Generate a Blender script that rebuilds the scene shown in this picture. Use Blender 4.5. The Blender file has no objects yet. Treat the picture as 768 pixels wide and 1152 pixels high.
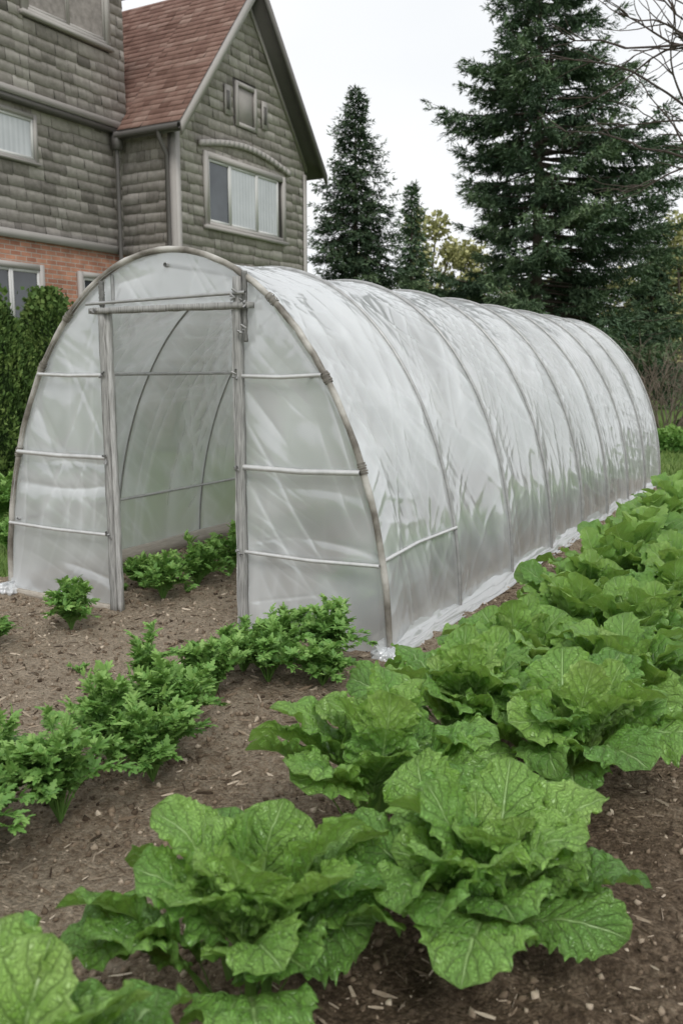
import bpy, math, random
import numpy as np
from mathutils import Vector, Matrix
rnd = random.Random(7)
R = np.random.default_rng(11)
S = bpy.context.scene
S.view_settings.view_transform='Standard'
S.view_settings.look='None'
S.view_settings.exposure=0

# ------------------------------------------------------------ helpers
def h_(ix,iy,seed):
    n=(ix*374761393+iy*668265263+seed*974634777)&0xffffffff
    n=((n^(n>>13))*1274126177)&0xffffffff
    return ((n^(n>>16))&0xffff)/65535.0
def vn(x,y,seed=0):
    x=np.asarray(x,float);y=np.asarray(y,float)
    ix=np.floor(x).astype(np.int64);iy=np.floor(y).astype(np.int64)
    fx=x-ix;fy=y-iy
    fx=fx*fx*fx*(fx*(fx*6-15)+10);fy=fy*fy*fy*(fy*(fy*6-15)+10)
    a=h_(ix,iy,seed);b=h_(ix+1,iy,seed);c=h_(ix,iy+1,seed);d=h_(ix+1,iy+1,seed)
    return (a*(1-fx)+b*fx)*(1-fy)+(c*(1-fx)+d*fx)*fy
def fbm(x,y,seed=0,o=4):
    s=0;a=.5
    for i in range(o):
        s=s+a*vn(x*2**i,y*2**i,seed+i*13);a*=.5
    return s
def link(o,parent=None):
    S.collection.objects.link(o)
    if parent is not None:o.parent=parent
    return o
def empty(name,loc=(0,0,0),rz=0):
    e=bpy.data.objects.new(name,None);e.location=loc;e.rotation_euler=(0,0,rz);e.empty_display_size=.2
    S.collection.objects.link(e);return e
def mesh_np(name,V,F,mat,parent=None,tint=None,uv=None,smooth=False):
    V=np.ascontiguousarray(V,dtype=np.float32).reshape(-1,3);F=np.ascontiguousarray(F,dtype=np.int32)
    k=F.shape[1];m=F.shape[0]
    me=bpy.data.meshes.new(name)
    me.vertices.add(len(V));me.vertices.foreach_set('co',V.ravel())
    me.loops.add(m*k);me.loops.foreach_set('vertex_index',F.ravel())
    me.polygons.add(m);me.polygons.foreach_set('loop_start',np.arange(0,m*k,k,dtype=np.int32))
    me.update(calc_edges=True)
    if tint is not None:
        a=me.attributes.new('tint','FLOAT','POINT');a.data.foreach_set('value',np.ascontiguousarray(tint,dtype=np.float32))
    if uv is not None:
        l=me.uv_layers.new(name='UVMap');l.data.foreach_set('uv',np.ascontiguousarray(uv[F.ravel()],dtype=np.float32).ravel())
    if smooth:
        me.polygons.foreach_set('use_smooth',np.ones(m,dtype=bool))
    me.materials.append(mat)
    o=bpy.data.objects.new(name,me)
    return link(o,parent)
def grid_faces(nu,nv,off=0):
    i,j=np.meshgrid(np.arange(nu-1),np.arange(nv-1),indexing='ij')
    a=i*nv+j
    return np.stack([a,a+nv,a+nv+1,a+1],-1).reshape(-1,4)+off
def norm(a):
    return a/np.maximum(np.linalg.norm(a,axis=-1,keepdims=True),1e-9)
class Acc:
    def __init__(s):s.V=[];s.F=[];s.T=[];s.U=[];s.n=0
    def add(s,V,F,T=None,U=None):
        V=np.asarray(V,float).reshape(-1,3)
        s.V.append(V);s.F.append(np.asarray(F)+s.n);s.n+=len(V)
        s.T.append(np.zeros(len(V))+ (0.5 if T is None else T))
        if U is not None:s.U.append(U)
    def obj(s,name,mat,parent=None,smooth=False):
        return mesh_np(name,np.concatenate(s.V),np.concatenate(s.F),mat,parent,np.concatenate(s.T),
                       np.concatenate(s.U) if s.U else None,smooth)
def inst(acc,tv,tf,pos,X,Y,sc,tint):
    X=norm(X);Z=norm(np.cross(X,Y));Y=np.cross(Z,X)
    Rm=np.stack([X,Y,Z],-1)
    sc=np.asarray(sc,float)
    if sc.ndim==1:sc=sc[:,None]*np.ones(3)
    V=np.einsum('nij,nmj->nmi',Rm,tv[None]*sc[:,None,:])+pos[:,None]
    n=len(pos);m=len(tv)
    F=(tf[None]+(np.arange(n)*m)[:,None,None]).reshape(-1,tf.shape[1])
    acc.add(V.reshape(-1,3),F,np.repeat(tint,m))
def tube(acc,P,r,n=6,tint=.5):
    P=np.asarray(P,float);r=np.zeros(len(P))+r
    T=norm(np.gradient(P,axis=0))
    ref=np.array([0,0,1.]) if abs(T[:,2]).mean()<.8 else np.array([1.,0,0])
    A=norm(np.cross(T,ref));B=np.cross(T,A)
    th=np.arange(n)*2*np.pi/n
    V=P[:,None]+r[:,None,None]*(A[:,None]*np.cos(th)[None,:,None]+B[:,None]*np.sin(th)[None,:,None])
    i,j=np.meshgrid(np.arange(len(P)-1),np.arange(n),indexing='ij')
    a=i*n+j;b=i*n+(j+1)%n
    acc.add(V.reshape(-1,3),np.stack([a,b,b+n,a+n],-1).reshape(-1,4),tint)
def box(acc,c0,c1,tint=.5):
    x0,y0,z0=c0;x1,y1,z1=c1
    V=np.array([[x,y,z] for x in(x0,x1) for y in(y0,y1) for z in(z0,z1)])
    F=np.array([[0,1,3,2],[4,6,7,5],[0,4,5,1],[2,3,7,6],[0,2,6,4],[1,5,7,3]])
    acc.add(V,F,tint)
def slab(acc,c,t,tint=.5):
    c=np.asarray(c,float);V=np.concatenate([c,c+np.asarray(t)])
    F=np.array([[3,2,1,0],[4,5,6,7],[0,1,5,4],[1,2,6,5],[2,3,7,6],[3,0,4,7]])
    acc.add(V,F,tint)

# ------------------------------------------------------------ materials
def newmat(name):
    m=bpy.data.materials.new(name);m.use_nodes=True;nt=m.node_tree
    for n in list(nt.nodes):nt.nodes.remove(n)
    out=nt.nodes.new('ShaderNodeOutputMaterial');return m,nt,out
def ramp(nt,fac,stops):
    r=nt.nodes.new('ShaderNodeValToRGB');e=r.color_ramp.elements
    while len(e)<len(stops):e.new(.5)
    for i,(p,c) in enumerate(stops):
        e[i].position=p;e[i].color=(c[0],c[1],c[2],1)
    nt.links.new(fac,r.inputs[0]);return r
def math_(nt,op,a,b=None,c=None):
    n=nt.nodes.new('ShaderNodeMath');n.operation=op
    for i,v in enumerate((a,b,c)):
        if v is None:continue
        if isinstance(v,(int,float)):n.inputs[i].default_value=v
        else:nt.links.new(v,n.inputs[i])
    return n.outputs[0]
def mixc(nt,fac,a,b,mode='MIX'):
    n=nt.nodes.new('ShaderNodeMix');n.data_type='RGBA';n.blend_type=mode
    for idx,v in((0,fac),(6,a),(7,b)):
        if isinstance(v,(int,float)):n.inputs[idx].default_value=v
        elif isinstance(v,tuple):n.inputs[idx].default_value=(v[0],v[1],v[2],1)
        else:nt.links.new(v,n.inputs[idx])
    return n.outputs[2]
def noise(nt,scale,detail=4,coord='Object',stretch=None,rough=.55,rot=None,dist=0):
    tc=nt.nodes.new('ShaderNodeTexCoord');n=nt.nodes.new('ShaderNodeTexNoise')
    n.inputs['Scale'].default_value=scale;n.inputs['Detail'].default_value=detail;n.inputs['Roughness'].default_value=rough
    n.inputs['Distortion'].default_value=dist
    src=tc.outputs[coord]
    if stretch:
        mp=nt.nodes.new('ShaderNodeMapping');mp.inputs['Scale'].default_value=stretch
        nt.links.new(src,mp.inputs[0]);src=mp.outputs[0]
    nt.links.new(src,n.inputs['Vector'])
    return n.outputs['Fac']
def bump(nt,h,strength,dist):
    b=nt.nodes.new('ShaderNodeBump');b.inputs['Strength'].default_value=strength;b.inputs['Distance'].default_value=dist
    nt.links.new(h,b.inputs['Height']);return b.outputs[0]
def pbr(nt,out,col,rough=.7,nrm=None,spec=.5,metal=0):
    p=nt.nodes.new('ShaderNodeBsdfPrincipled')
    if isinstance(col,tuple):p.inputs['Base Color'].default_value=(*col,1)
    else:nt.links.new(col,p.inputs['Base Color'])
    if isinstance(rough,(int,float)):p.inputs['Roughness'].default_value=rough
    else:nt.links.new(rough,p.inputs['Roughness'])
    p.inputs['Specular IOR Level'].default_value=spec;p.inputs['Metallic'].default_value=metal
    if nrm is not None:nt.links.new(nrm,p.inputs['Normal'])
    if out is not None:nt.links.new(p.outputs[0],out.inputs[0])
    return p
def tintattr(nt):
    a=nt.nodes.new('ShaderNodeAttribute');a.attribute_name='tint';return a.outputs['Fac']
def mat_tint(name,stops,rough=.75,nscale=6,namt=.5,bs=.3,bd=.01,spec=.3,stretch=None,metal=0,det=3):
    m,nt,out=newmat(name);t=tintattr(nt)
    n=noise(nt,nscale,det,stretch=stretch)
    f=math_(nt,'ADD',t,math_(nt,'MULTIPLY',math_(nt,'SUBTRACT',n,.5),namt))
    c=ramp(nt,f,stops)
    pbr(nt,out,c.outputs[0],rough,bump(nt,n,bs,bd) if bs>0 else None,spec,metal);return m
def mat_foliage(name,stops,transl=.3,rough=.6,tcol=None,nscale=1.5,spec=.3):
    m,nt,out=newmat(name);t=tintattr(nt);n=noise(nt,nscale,1)
    f=math_(nt,'ADD',t,math_(nt,'MULTIPLY',math_(nt,'SUBTRACT',n,.5),.5))
    c=ramp(nt,f,stops)
    p=pbr(nt,None,c.outputs[0],rough,None,spec)
    if transl<=0:
        nt.links.new(p.outputs[0],out.inputs[0]);return m
    tr=nt.nodes.new('ShaderNodeBsdfTranslucent')
    nt.links.new(mixc(nt,.5,c.outputs[0],tcol or stops[-1][1]),tr.inputs[0])
    mx=nt.nodes.new('ShaderNodeMixShader');mx.inputs[0].default_value=transl
    nt.links.new(p.outputs[0],mx.inputs[1]);nt.links.new(tr.outputs[0],mx.inputs[2]);nt.links.new(mx.outputs[0],out.inputs[0])
    return m

M_siding=mat_tint('siding_shingles',[(0,(.20,.18,.165)),(.5,(.37,.335,.312)),(1,(.53,.49,.46))],.85,11,.9,.6,.008,det=5)
M_trim=mat_tint('painted_trim',[(0,(.29,.268,.25)),(1,(.46,.435,.41))],.6,4,.4,.15,.004)
M_trimd=mat_tint('dark_trim',[(0,(.10,.093,.087)),(1,(.19,.178,.168))],.55,4,.4,.15,.004)
M_roof=mat_tint('roof_shingles',[(0,(.17,.095,.075)),(.5,(.28,.17,.138)),(1,(.41,.285,.24))],.9,3,1.0,.5,.01)
M_wood=mat_tint('weathered_wood',[(0,(.18,.178,.17)),(.5,(.38,.375,.36)),(1,(.64,.635,.62))],.8,9,1.6,.8,.005,stretch=(12,12,.9))
M_board=mat_tint('baseboard_wood',[(0,(.26,.22,.17)),(1,(.55,.51,.45))],.85,9,1.0,.5,.005,stretch=(4,1,9))
M_hoop=mat_tint('weathered_hoop',[(0,(.14,.125,.105)),(.5,(.31,.29,.255)),(1,(.52,.50,.46))],.45,14,1.4,.4,.003)
M_metal=mat_tint('galvanised_pipe',[(0,(.24,.24,.235)),(1,(.66,.66,.65))],.38,16,.8,0,.002,spec=.5,metal=.3)
M_bark=mat_tint('bark',[(0,(.055,.045,.036)),(1,(.15,.12,.095))],.95,8,.8,.8,.03,stretch=(3,3,.6))
M_twig=mat_tint('twigs',[(0,(.05,.04,.035)),(1,(.13,.10,.085))],.9,8,.5,0,.01)
M_white=mat_tint('white_frame',[(0,(.48,.48,.46)),(1,(.66,.66,.64))],.45,4,.3,0,.002)

def mat_glass():
    m,nt,out=newmat('window_glass')
    n=noise(nt,1.2,3)
    c=ramp(nt,n,[(.3,(.02,.024,.028)),(.7,(.07,.08,.09))])
    p=pbr(nt,out,c.outputs[0],.06,None,.9);return m
M_glass=mat_glass()
def mat_brick():
    m,nt,out=newmat('brick')
    uv=nt.nodes.new('ShaderNodeTexCoord');b=nt.nodes.new('ShaderNodeTexBrick')
    b.inputs['Scale'].default_value=1;b.inputs['Brick Width'].default_value=.22;b.inputs['Row Height'].default_value=.078
    b.inputs['Mortar Size'].default_value=.008;b.inputs['Mortar Smooth'].default_value=.3;b.inputs['Bias'].default_value=-.1
    b.inputs['Color1'].default_value=(.50,.25,.165,1);b.inputs['Color2'].default_value=(.34,.155,.105,1);b.inputs['Mortar'].default_value=(.45,.41,.36,1)
    nt.links.new(uv.outputs['UV'],b.inputs['Vector'])
    n=noise(nt,5,5)
    c=mixc(nt,.6,b.outputs['Color'],ramp(nt,n,[(.3,(.6,.6,.6)),(.7,(1.2,1.2,1.2))]).outputs[0],'MULTIPLY')
    h=math_(nt,'SUBTRACT',math_(nt,'MULTIPLY',n,.3),b.outputs['Fac'])
    pbr(nt,out,c,.9,bump(nt,h,.8,.01),.2);return m
M_brick=mat_brick()

# thin polythene: opacity (milkiness plus painted white sheen) comes from the mesh tint attribute
def mat_film(name,op0=.36,refr=.6,trs=.55,g0=.13,g1=.6,rough=.15):
    m,nt,out=newmat(name)
    t=tintattr(nt)
    df=nt.nodes.new('ShaderNodeBsdfDiffuse');df.inputs[0].default_value=(.93,.955,.975,1)
    tr=nt.nodes.new('ShaderNodeBsdfTranslucent');tr.inputs[0].default_value=(.96,.98,.99,1)
    rf=nt.nodes.new('ShaderNodeBsdfRefraction');rf.inputs['IOR'].default_value=1.12;rf.inputs['Roughness'].default_value=.6
    rf.inputs['Color'].default_value=(.98,.99,.99,1)
    tp=nt.nodes.new('ShaderNodeBsdfTransparent');tp.inputs[0].default_value=(.98,.985,.99,1)
    def mx(f,a,b):
        x=nt.nodes.new('ShaderNodeMixShader')
        if isinstance(f,(int,float)):x.inputs[0].default_value=f
        else:nt.links.new(f,x.inputs[0])
        nt.links.new(a,x.inputs[1]);nt.links.new(b,x.inputs[2]);return x.outputs[0]
    milky=mx(trs,df.outputs[0],tr.outputs[0])
    clear=mx(refr,tp.outputs[0],rf.outputs[0])
    cl=nt.nodes.new('ShaderNodeClamp');nt.links.new(math_(nt,'ADD',math_(nt,'MULTIPLY',t,.6),op0),cl.inputs[0]);cl.inputs[1].default_value=.12;cl.inputs[2].default_value=.97
    body=mx(cl.outputs[0],clear,milky)
    lw=nt.nodes.new('ShaderNodeLayerWeight');lw.inputs[0].default_value=.5
    fz=math_(nt,'MULTIPLY_ADD',math_(nt,'POWER',lw.outputs['Facing'],3.),g1,g0)
    g=nt.nodes.new('ShaderNodeBsdfAnisotropic');g.inputs['Roughness'].default_value=rough
    nt.links.new(mx(fz,body,g.outputs[0]),out.inputs[0])
    return m
M_film=mat_film('polythene_film',.40,.5,.38,.15,.62,.11)
M_filmend=mat_film('polythene_end_film',.34,.45,.42,.13,.6,.11)
M_skirt=mat_film('polythene_skirt',.72,.2,.35)

def mat_bigleaf():
    m,nt,out=newmat('broad_leaf')
    uv=nt.nodes.new('ShaderNodeTexCoord');sp=nt.nodes.new('ShaderNodeSeparateXYZ');nt.links.new(uv.outputs['UV'],sp.inputs[0])
    u=sp.outputs[0];s=math_(nt,'ABSOLUTE',math_(nt,'MULTIPLY',math_(nt,'SUBTRACT',sp.outputs[1],.5),2))
    q=math_(nt,'MULTIPLY',math_(nt,'SUBTRACT',u,math_(nt,'MULTIPLY',s,.30)),8)
    pp=math_(nt,'PINGPONG',q,.5)
    wv=math_(nt,'MULTIPLY_ADD',s,-.07,.12)
    v1=nt.nodes.new('ShaderNodeMapRange');nt.links.new(pp,v1.inputs[0]);nt.links.new(wv,v1.inputs[2]);v1.inputs[1].default_value=0;v1.inputs[3].default_value=1;v1.inputs[4].default_value=0
    v2=nt.nodes.new('ShaderNodeMapRange');nt.links.new(s,v2.inputs[0]);v2.inputs[1].default_value=.02;v2.inputs[2].default_value=.06;v2.inputs[3].default_value=1;v2.inputs[4].default_value=0
    q2=math_(nt,'MULTIPLY',math_(nt,'ADD',s,math_(nt,'MULTIPLY',pp,.35)),9)
    p2=math_(nt,'PINGPONG',q2,.5)
    v4=nt.nodes.new('ShaderNodeMapRange');nt.links.new(p2,v4.inputs[0]);v4.inputs[1].default_value=0;v4.inputs[2].default_value=.12;v4.inputs[3].default_value=.35;v4.inputs[4].default_value=0
    vor=nt.nodes.new('ShaderNodeTexVoronoi');vor.voronoi_dimensions='2D';vor.feature='DISTANCE_TO_EDGE';vor.inputs['Scale'].default_value=20
    nt.links.new(uv.outputs['UV'],vor.inputs['Vector'])
    v3=nt.nodes.new('ShaderNodeMapRange');nt.links.new(vor.outputs['Distance'],v3.inputs[0]);v3.inputs[1].default_value=0;v3.inputs[2].default_value=.14;v3.inputs[3].default_value=.4;v3.inputs[4].default_value=0
    vein=math_(nt,'MAXIMUM',math_(nt,'MAXIMUM',math_(nt,'MULTIPLY',v1.outputs[0],.7),math_(nt,'MULTIPLY',v2.outputs[0],.8)),math_(nt,'MAXIMUM',v4.outputs[0],math_(nt,'MULTIPLY',v3.outputs[0],.6)))
    t=tintattr(nt);n=noise(nt,8,2)
    f=math_(nt,'ADD',t,math_(nt,'MULTIPLY',math_(nt,'SUBTRACT',n,.5),.6))
    base=ramp(nt,f,[(0,(.07,.18,.038)),(.4,(.17,.37,.07)),(.75,(.30,.52,.11)),(1,(.44,.64,.19))])
    col=mixc(nt,math_(nt,'MULTIPLY',vein,.5),base.outputs[0],(.55,.71,.36))
    nr=bump(nt,math_(nt,'MULTIPLY',vein,-1),1.0,.009)
    p=pbr(nt,None,col,.33,nr,.55)
    tr=nt.nodes.new('ShaderNodeBsdfTranslucent');nt.links.new(mixc(nt,.55,col,(.44,.66,.08)),tr.inputs[0])
    mx=nt.nodes.new('ShaderNodeMixShader');mx.inputs[0].default_value=.28
    nt.links.new(p.outputs[0],mx.inputs[1]);nt.links.new(tr.outputs[0],mx.inputs[2]);nt.links.new(mx.outputs[0],out.inputs[0])
    return m
M_big=mat_bigleaf()
M_herb=mat_foliage('herb_leaf',[(0,(.07,.17,.04)),(.5,(.16,.33,.075)),(1,(.31,.49,.14))],.25,.5,(.32,.50,.09),6,.35)
M_grass=mat_foliage('grass_blades',[(0,(.07,.13,.03)),(.5,(.14,.23,.05)),(1,(.25,.32,.10))],0,.7,None,1)
M_spruce=mat_foliage('spruce_needles',[(0,(.026,.046,.028)),(.5,(.07,.112,.063)),(1,(.15,.21,.115))],0,.8,None,.8,.1)
M_fir=mat_foliage('fir_needles',[(0,(.034,.06,.038)),(.5,(.095,.15,.086)),(1,(.19,.265,.14))],0,.8,None,.6,.1)
M_hedge=mat_foliage('hedge_leaves',[(0,(.025,.05,.014)),(.5,(.08,.145,.034)),(1,(.20,.28,.08))],0,.7,None,2,.2)
M_decid=mat_foliage('spring_leaves',[(0,(.18,.18,.08)),(.5,(.33,.33,.14)),(1,(.48,.47,.24))],0,.8,None,.3,.15)
M_brown=mat_foliage('bare_thicket',[(0,(.12,.095,.075)),(.5,(.22,.18,.145)),(1,(.32,.27,.22))],0,.9,None,.5,.1)

def mat_soil():
    m,nt,out=newmat('soil')
    n1=noise(nt,1.1,4);n2=noise(nt,34,6,rough=.8);n4=noise(nt,7,3)
    tc=nt.nodes.new('ShaderNodeTexCoord')
    vor=nt.nodes.new('ShaderNodeTexVoronoi');vor.inputs['Scale'].default_value=95;vor.inputs['Randomness'].default_value=1
    nt.links.new(tc.outputs['Object'],vor.inputs['Vector'])
    t=tintattr(nt)
    f=math_(nt,'ADD',math_(nt,'ADD',math_(nt,'ADD',math_(nt,'MULTIPLY',n1,.5),math_(nt,'MULTIPLY',n4,.5)),math_(nt,'MULTIPLY',n2,1.8)),math_(nt,'SUBTRACT',math_(nt,'MULTIPLY',t,1.2),1.48))
    c=ramp(nt,f,[(0,(.045,.030,.019)),(.35,(.17,.122,.082)),(.65,(.36,.275,.195)),(1,(.60,.50,.385))])
    sp=ramp(nt,vor.outputs['Color'],[(.0,(.66,.65,.64)),(1,(1.3,1.28,1.25))])
    c2=mixc(nt,.9,c.outputs[0],sp.outputs[0],'MULTIPLY')
    h=math_(nt,'ADD',math_(nt,'MULTIPLY',n2,1.8),math_(nt,'MULTIPLY',vor.outputs['Distance'],-.7))
    pbr(nt,out,c2,.95,bump(nt,h,1,.035),.15);return m
M_soil=mat_soil()
M_clod=mat_tint('soil_clods',[(0,(.06,.043,.03)),(.5,(.24,.182,.128)),(1,(.60,.51,.40))],.95,60,.4,0,.003,spec=.15,det=1)
def mat_lawn():
    m,nt,out=newmat('lawn')
    n1=noise(nt,.25,5);n2=noise(nt,9,4,rough=.7)
    f=math_(nt,'ADD',math_(nt,'MULTIPLY',n1,.6),math_(nt,'MULTIPLY',n2,.4))
    c=ramp(nt,f,[(.25,(.07,.12,.03)),(.5,(.12,.19,.05)),(.75,(.20,.25,.09))])
    pbr(nt,out,c.outputs[0],.95,bump(nt,n2,.8,.05),.1);return m
M_lawn=mat_lawn()

# ------------------------------------------------------------ frame of the garden
d2=np.array([.4855,.8742,0]);d1=np.array([.8742,-.4855,0])
G0=np.array([-2.328,6.068,0]);GA=math.atan2(-.4855,.8742)
W=2.95;L=8.5;H=2.27;XC=W/2
def G(s,k,z=0):return G0+d1*s+d2*k+np.array([0,0,z])

# ------------------------------------------------------------ ground
n=40
X,Y=np.meshgrid(np.linspace(-260,260,n),np.linspace(-60,460,n),indexing='ij')
mesh_np('lawn_ground',np.stack([X,Y,np.zeros_like(X)-.004],-1).reshape(-1,3),grid_faces(n,n),M_lawn)
ss=np.arange(-5.0,9.0,.030);kk=np.arange(-7.2,9.6,.030)
SS,KK=np.meshgrid(ss,kk,indexing='ij')
def soil_h(s,k):
    h=.012+.035*fbm(s*2.2,k*2.2,3,4)+.060*(fbm(s*12,k*12,9,3)-.4)
    o=s-W
    for c,w,a in((.88,.3,.05),(1.38,.3,.05),(1.95,.3,.03),(-.22,.3,.035)):
        h=h+a*np.exp(-((o-c)/w)**2)*(1 if c>0 else (k<-.1))
    return h
HH=soil_h(SS,KK)
P=G0[None,None]+SS[...,None]*d1+KK[...,None]*d2;P[...,2]=HH
edge_n=fbm(SS*1.3,KK*1.3,5,3)-.5
lim=np.where(KK<.25,-5,-.35+edge_n*.5)
keepv=(SS>lim)&(KK<9.25+edge_n*.8)
F=grid_faces(len(ss),len(kk));kv=keepv.ravel();F=F[kv[F].all(1)]
o_=SS-W
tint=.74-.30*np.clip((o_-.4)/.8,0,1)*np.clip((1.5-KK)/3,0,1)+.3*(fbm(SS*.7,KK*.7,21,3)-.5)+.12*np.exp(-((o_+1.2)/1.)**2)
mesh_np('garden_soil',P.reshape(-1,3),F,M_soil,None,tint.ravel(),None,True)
tv=np.array([[1,0,0],[-1,0,0],[0,1,0],[0,-1,0],[0,0,1],[0,0,-1]],float)*np.array([1,.8,.6])
tf=np.array([[0,2,4],[2,1,4],[1,3,4],[3,0,4],[2,0,5],[1,2,5],[3,1,5],[0,3,5]])
def scatter_sk(n,kmax=6.):
    u=R.random(n);k=-5.8+ (kmax+5.8)*u**1.5;s=R.uniform(-4.5,8,n);return s,k
acc=Acc();n=90000
s,k=scatter_sk(n);pos=G0+s[:,None]*d1+k[:,None]*d2;pos[:,2]=soil_h(s,k)+.001
okk=~((s>-.1)&(s<.1))&((k<.2)|(s>-.2))
pos=pos[okk];n=len(pos)
sz=.004+.021*R.random(n)**4.0
inst(acc,tv,tf,pos,R.normal(size=(n,3)),R.normal(size=(n,3)),sz,np.clip(R.normal(.42,.25,n),0,1))
acc.obj('soil_clods',M_clod)
acc=Acc();n=42000
s,k=scatter_sk(n);pos=G0+s[:,None]*d1+k[:,None]*d2;pos[:,2]=soil_h(s,k)+.006
okk=((k<.2)|(s>0));pos=pos[okk];n=len(pos)
X=R.normal(size=(n,3));X[:,2]*=.15
tq=np.array([[-1,-.13,0],[0,-.18,.05],[1,-.08,0],[1,.08,0],[0,.18,.05],[-1,.13,0]],float)
inst(acc,tq,np.array([[0,1,4,5],[1,2,3,4]]),pos,X,np.tile([0,0,1.],(n,1))+R.normal(size=(n,3))*1,.008+.026*R.random(n)**2.2,np.clip(R.normal(.52,.35,n),0,1))
acc.obj('mulch_chips',M_clod)

# ------------------------------------------------------------ greenhouse
GH=empty('polytunnel_greenhouse',tuple(G0),GA)
a_=XC
def arc(y,off=0.0,n=49,a0=0,a1=np.pi):
    f=np.linspace(a0,a1,n)
    return np.stack([XC-(a_+off)*np.cos(f),np.zeros(n)+y,(H+off)*np.sin(f)],-1)
def creases(u,v,seed,spec):
    out=np.zeros_like(u)
    for i,(th,fl,fc,am,pw,mt) in enumerate(spec):
        c,s_=np.cos(th),np.sin(th)
        a=u*c+v*s_;b=-u*s_+v*c
        b=b+.30*(vn(a*.8,b*.8,seed+50+i)-.5)
        r=1-np.abs(2*vn(a*fl,b*fc,seed+i)-1);r=r**pw
        mask=np.clip((vn(u*.9+7*i,v*.9,seed+20+i)-mt)*4,0,1)
        out+=am*r*mask
    return out
SP_BIG=((.5,.3,1.5,1.,3,.45),(-.6,.3,1.6,1.,3,.45),(1.4,.22,2.2,1.,4,.40),(1.7,.3,2.8,.8,4,.42))
SP_FINE=((.8,.45,5.5,.7,5,.38),(-.9,.4,6.5,.7,5,.38),(1.45,.35,7.5,.7,5,.36),(2.1,.5,9,.55,5,.38),(.2,.5,8,.5,5,.44),(1.1,.6,12,.4,3,.40),(-.5,.6,13,.35,3,.42))
ny=int(L/.0135);nf=400
bay=L/8
yy=np.linspace(-.015,L+.015,ny);ff=np.linspace(0,np.pi,nf)
YY,FF=np.meshgrid(yy,ff,indexing='ij')
AL=FF*1.95
nx=-np.cos(FF)/a_;nz=np.sin(FF)/H;nl=np.hypot(nx,nz);nx/=nl;nz/=nl
fr=(YY/bay)%1;sag=np.sin(np.pi*fr)
cb=creases(YY,AL,100,SP_BIG);cf=creases(YY,AL,300,SP_FINE)
dr=np.minimum(fr,1-fr)*bay
nearrib=np.exp(-(dr/.10)**2)
gather=np.exp(-(dr/.26)**2)*(1-np.abs(2*vn(YY*1.2,AL*8+dr*5,41)-1))**2.5*np.clip((dr-.02)/.06,0,1)
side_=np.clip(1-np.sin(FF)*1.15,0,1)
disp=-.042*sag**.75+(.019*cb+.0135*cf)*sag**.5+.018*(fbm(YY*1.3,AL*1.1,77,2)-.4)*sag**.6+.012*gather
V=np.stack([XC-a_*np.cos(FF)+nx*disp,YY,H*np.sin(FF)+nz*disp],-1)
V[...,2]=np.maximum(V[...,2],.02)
hi=np.clip((np.sin(FF)-.5)*1.6,0,1)  # crown mask: sky sheen painted in as whiter, more opaque film
tint=np.clip(cb*.35+cf*.7,0,1)*.7+.65*hi*(.6+.4*vn(YY*1.5,AL*1.5,8))+.1*nearrib+.35*gather+.35*(vn(YY*1.1+3,AL*1.4,18)-.5)-.12*side_  # crease terms: milky folds, also white highlight streaks painted into opacity
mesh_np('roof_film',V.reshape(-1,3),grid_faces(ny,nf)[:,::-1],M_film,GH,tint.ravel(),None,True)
acc=Acc()
P_=arc(0,.012,70);P_+= (R.random(P_.shape)-.5)*.005
tube(acc,P_,.0170+.003*vn(np.arange(70)*.7,0*np.arange(70),3),10,.5+.45*np.sin(np.repeat(np.arange(70),10)*1.3))
acc.obj('front_hoop',M_hoop,GH,True)
acc=Acc()
for i in range(1,9):tube(acc,arc(i*bay,.008,60),.0130,8,.30)
acc.obj('ribs',M_metal,GH,True)
acc=Acc()
for f in (.47,1.0,2.1,2.66,.78,2.4):
    c=np.array([XC-(a_+.012)*np.cos(f),0,(H+.012)*np.sin(f)]);tg=norm(np.array([a_*np.sin(f),0,H*np.cos(f)]))
    for j in range(5):
        tube(acc,[c+tg*(.014*j-.035),c+tg*(.014*j-.025)],.024+.003*(j%2),9,.2+.15*(j%2))
acc.obj('hoop_ties',M_hoop,GH,True)
def xe(z):return a_*math.sqrt(max(0,1-(z/H)**2))
acc=Acc()
for z in(1.55,):
    for sg in(-1,1):
        tube(acc,[[XC+sg*(xe(z)-.085),0,z],[XC+sg*(xe(z)-.085),L,z]],.012,8,.6)
tube(acc,[[XC,0,H-.075],[XC,L,H-.075]],.014,8,.5)
tube(acc,[[XC+xe(.56)+.014,.0,.56],[XC+xe(.56)-.02,bay*.5,.57],[XC+xe(.56)+.014,bay,.58]],.0105,8,.9)
tube(acc,[[XC-xe(.56)+.05,.0,.56],[XC-xe(.56)+.05,L,.56]],.011,8,.6)
for z in(.53,1.03,1.55):
    x0=XC-xe(z);tube(acc,[[x0,-.022,z+.005],[x0+(.96-x0)/2,-.026,z-.004],[.96,-.022,z]],.0115 if z!=1.03 else .015,8,.85)
    x1=XC+xe(z);tube(acc,[[2.03,-.022,z],[(x1+2.03)/2,-.026,z-.006],[x1,-.022,z+.008]],.0115 if z!=1.03 else .016,8,.85)
    tube(acc,[[x0,L,z],[x1,L,z]],.013,8,.4)
tube(acc,[[.88,-.05,1.985],[2.08,-.05,2.01]],.010,8,.3)
tube(acc,[[1.04,.02,1.985],[1.04,.02,2.16]],.012,8,.2)
acc.obj('cross_bars',M_metal,GH,True)
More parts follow.
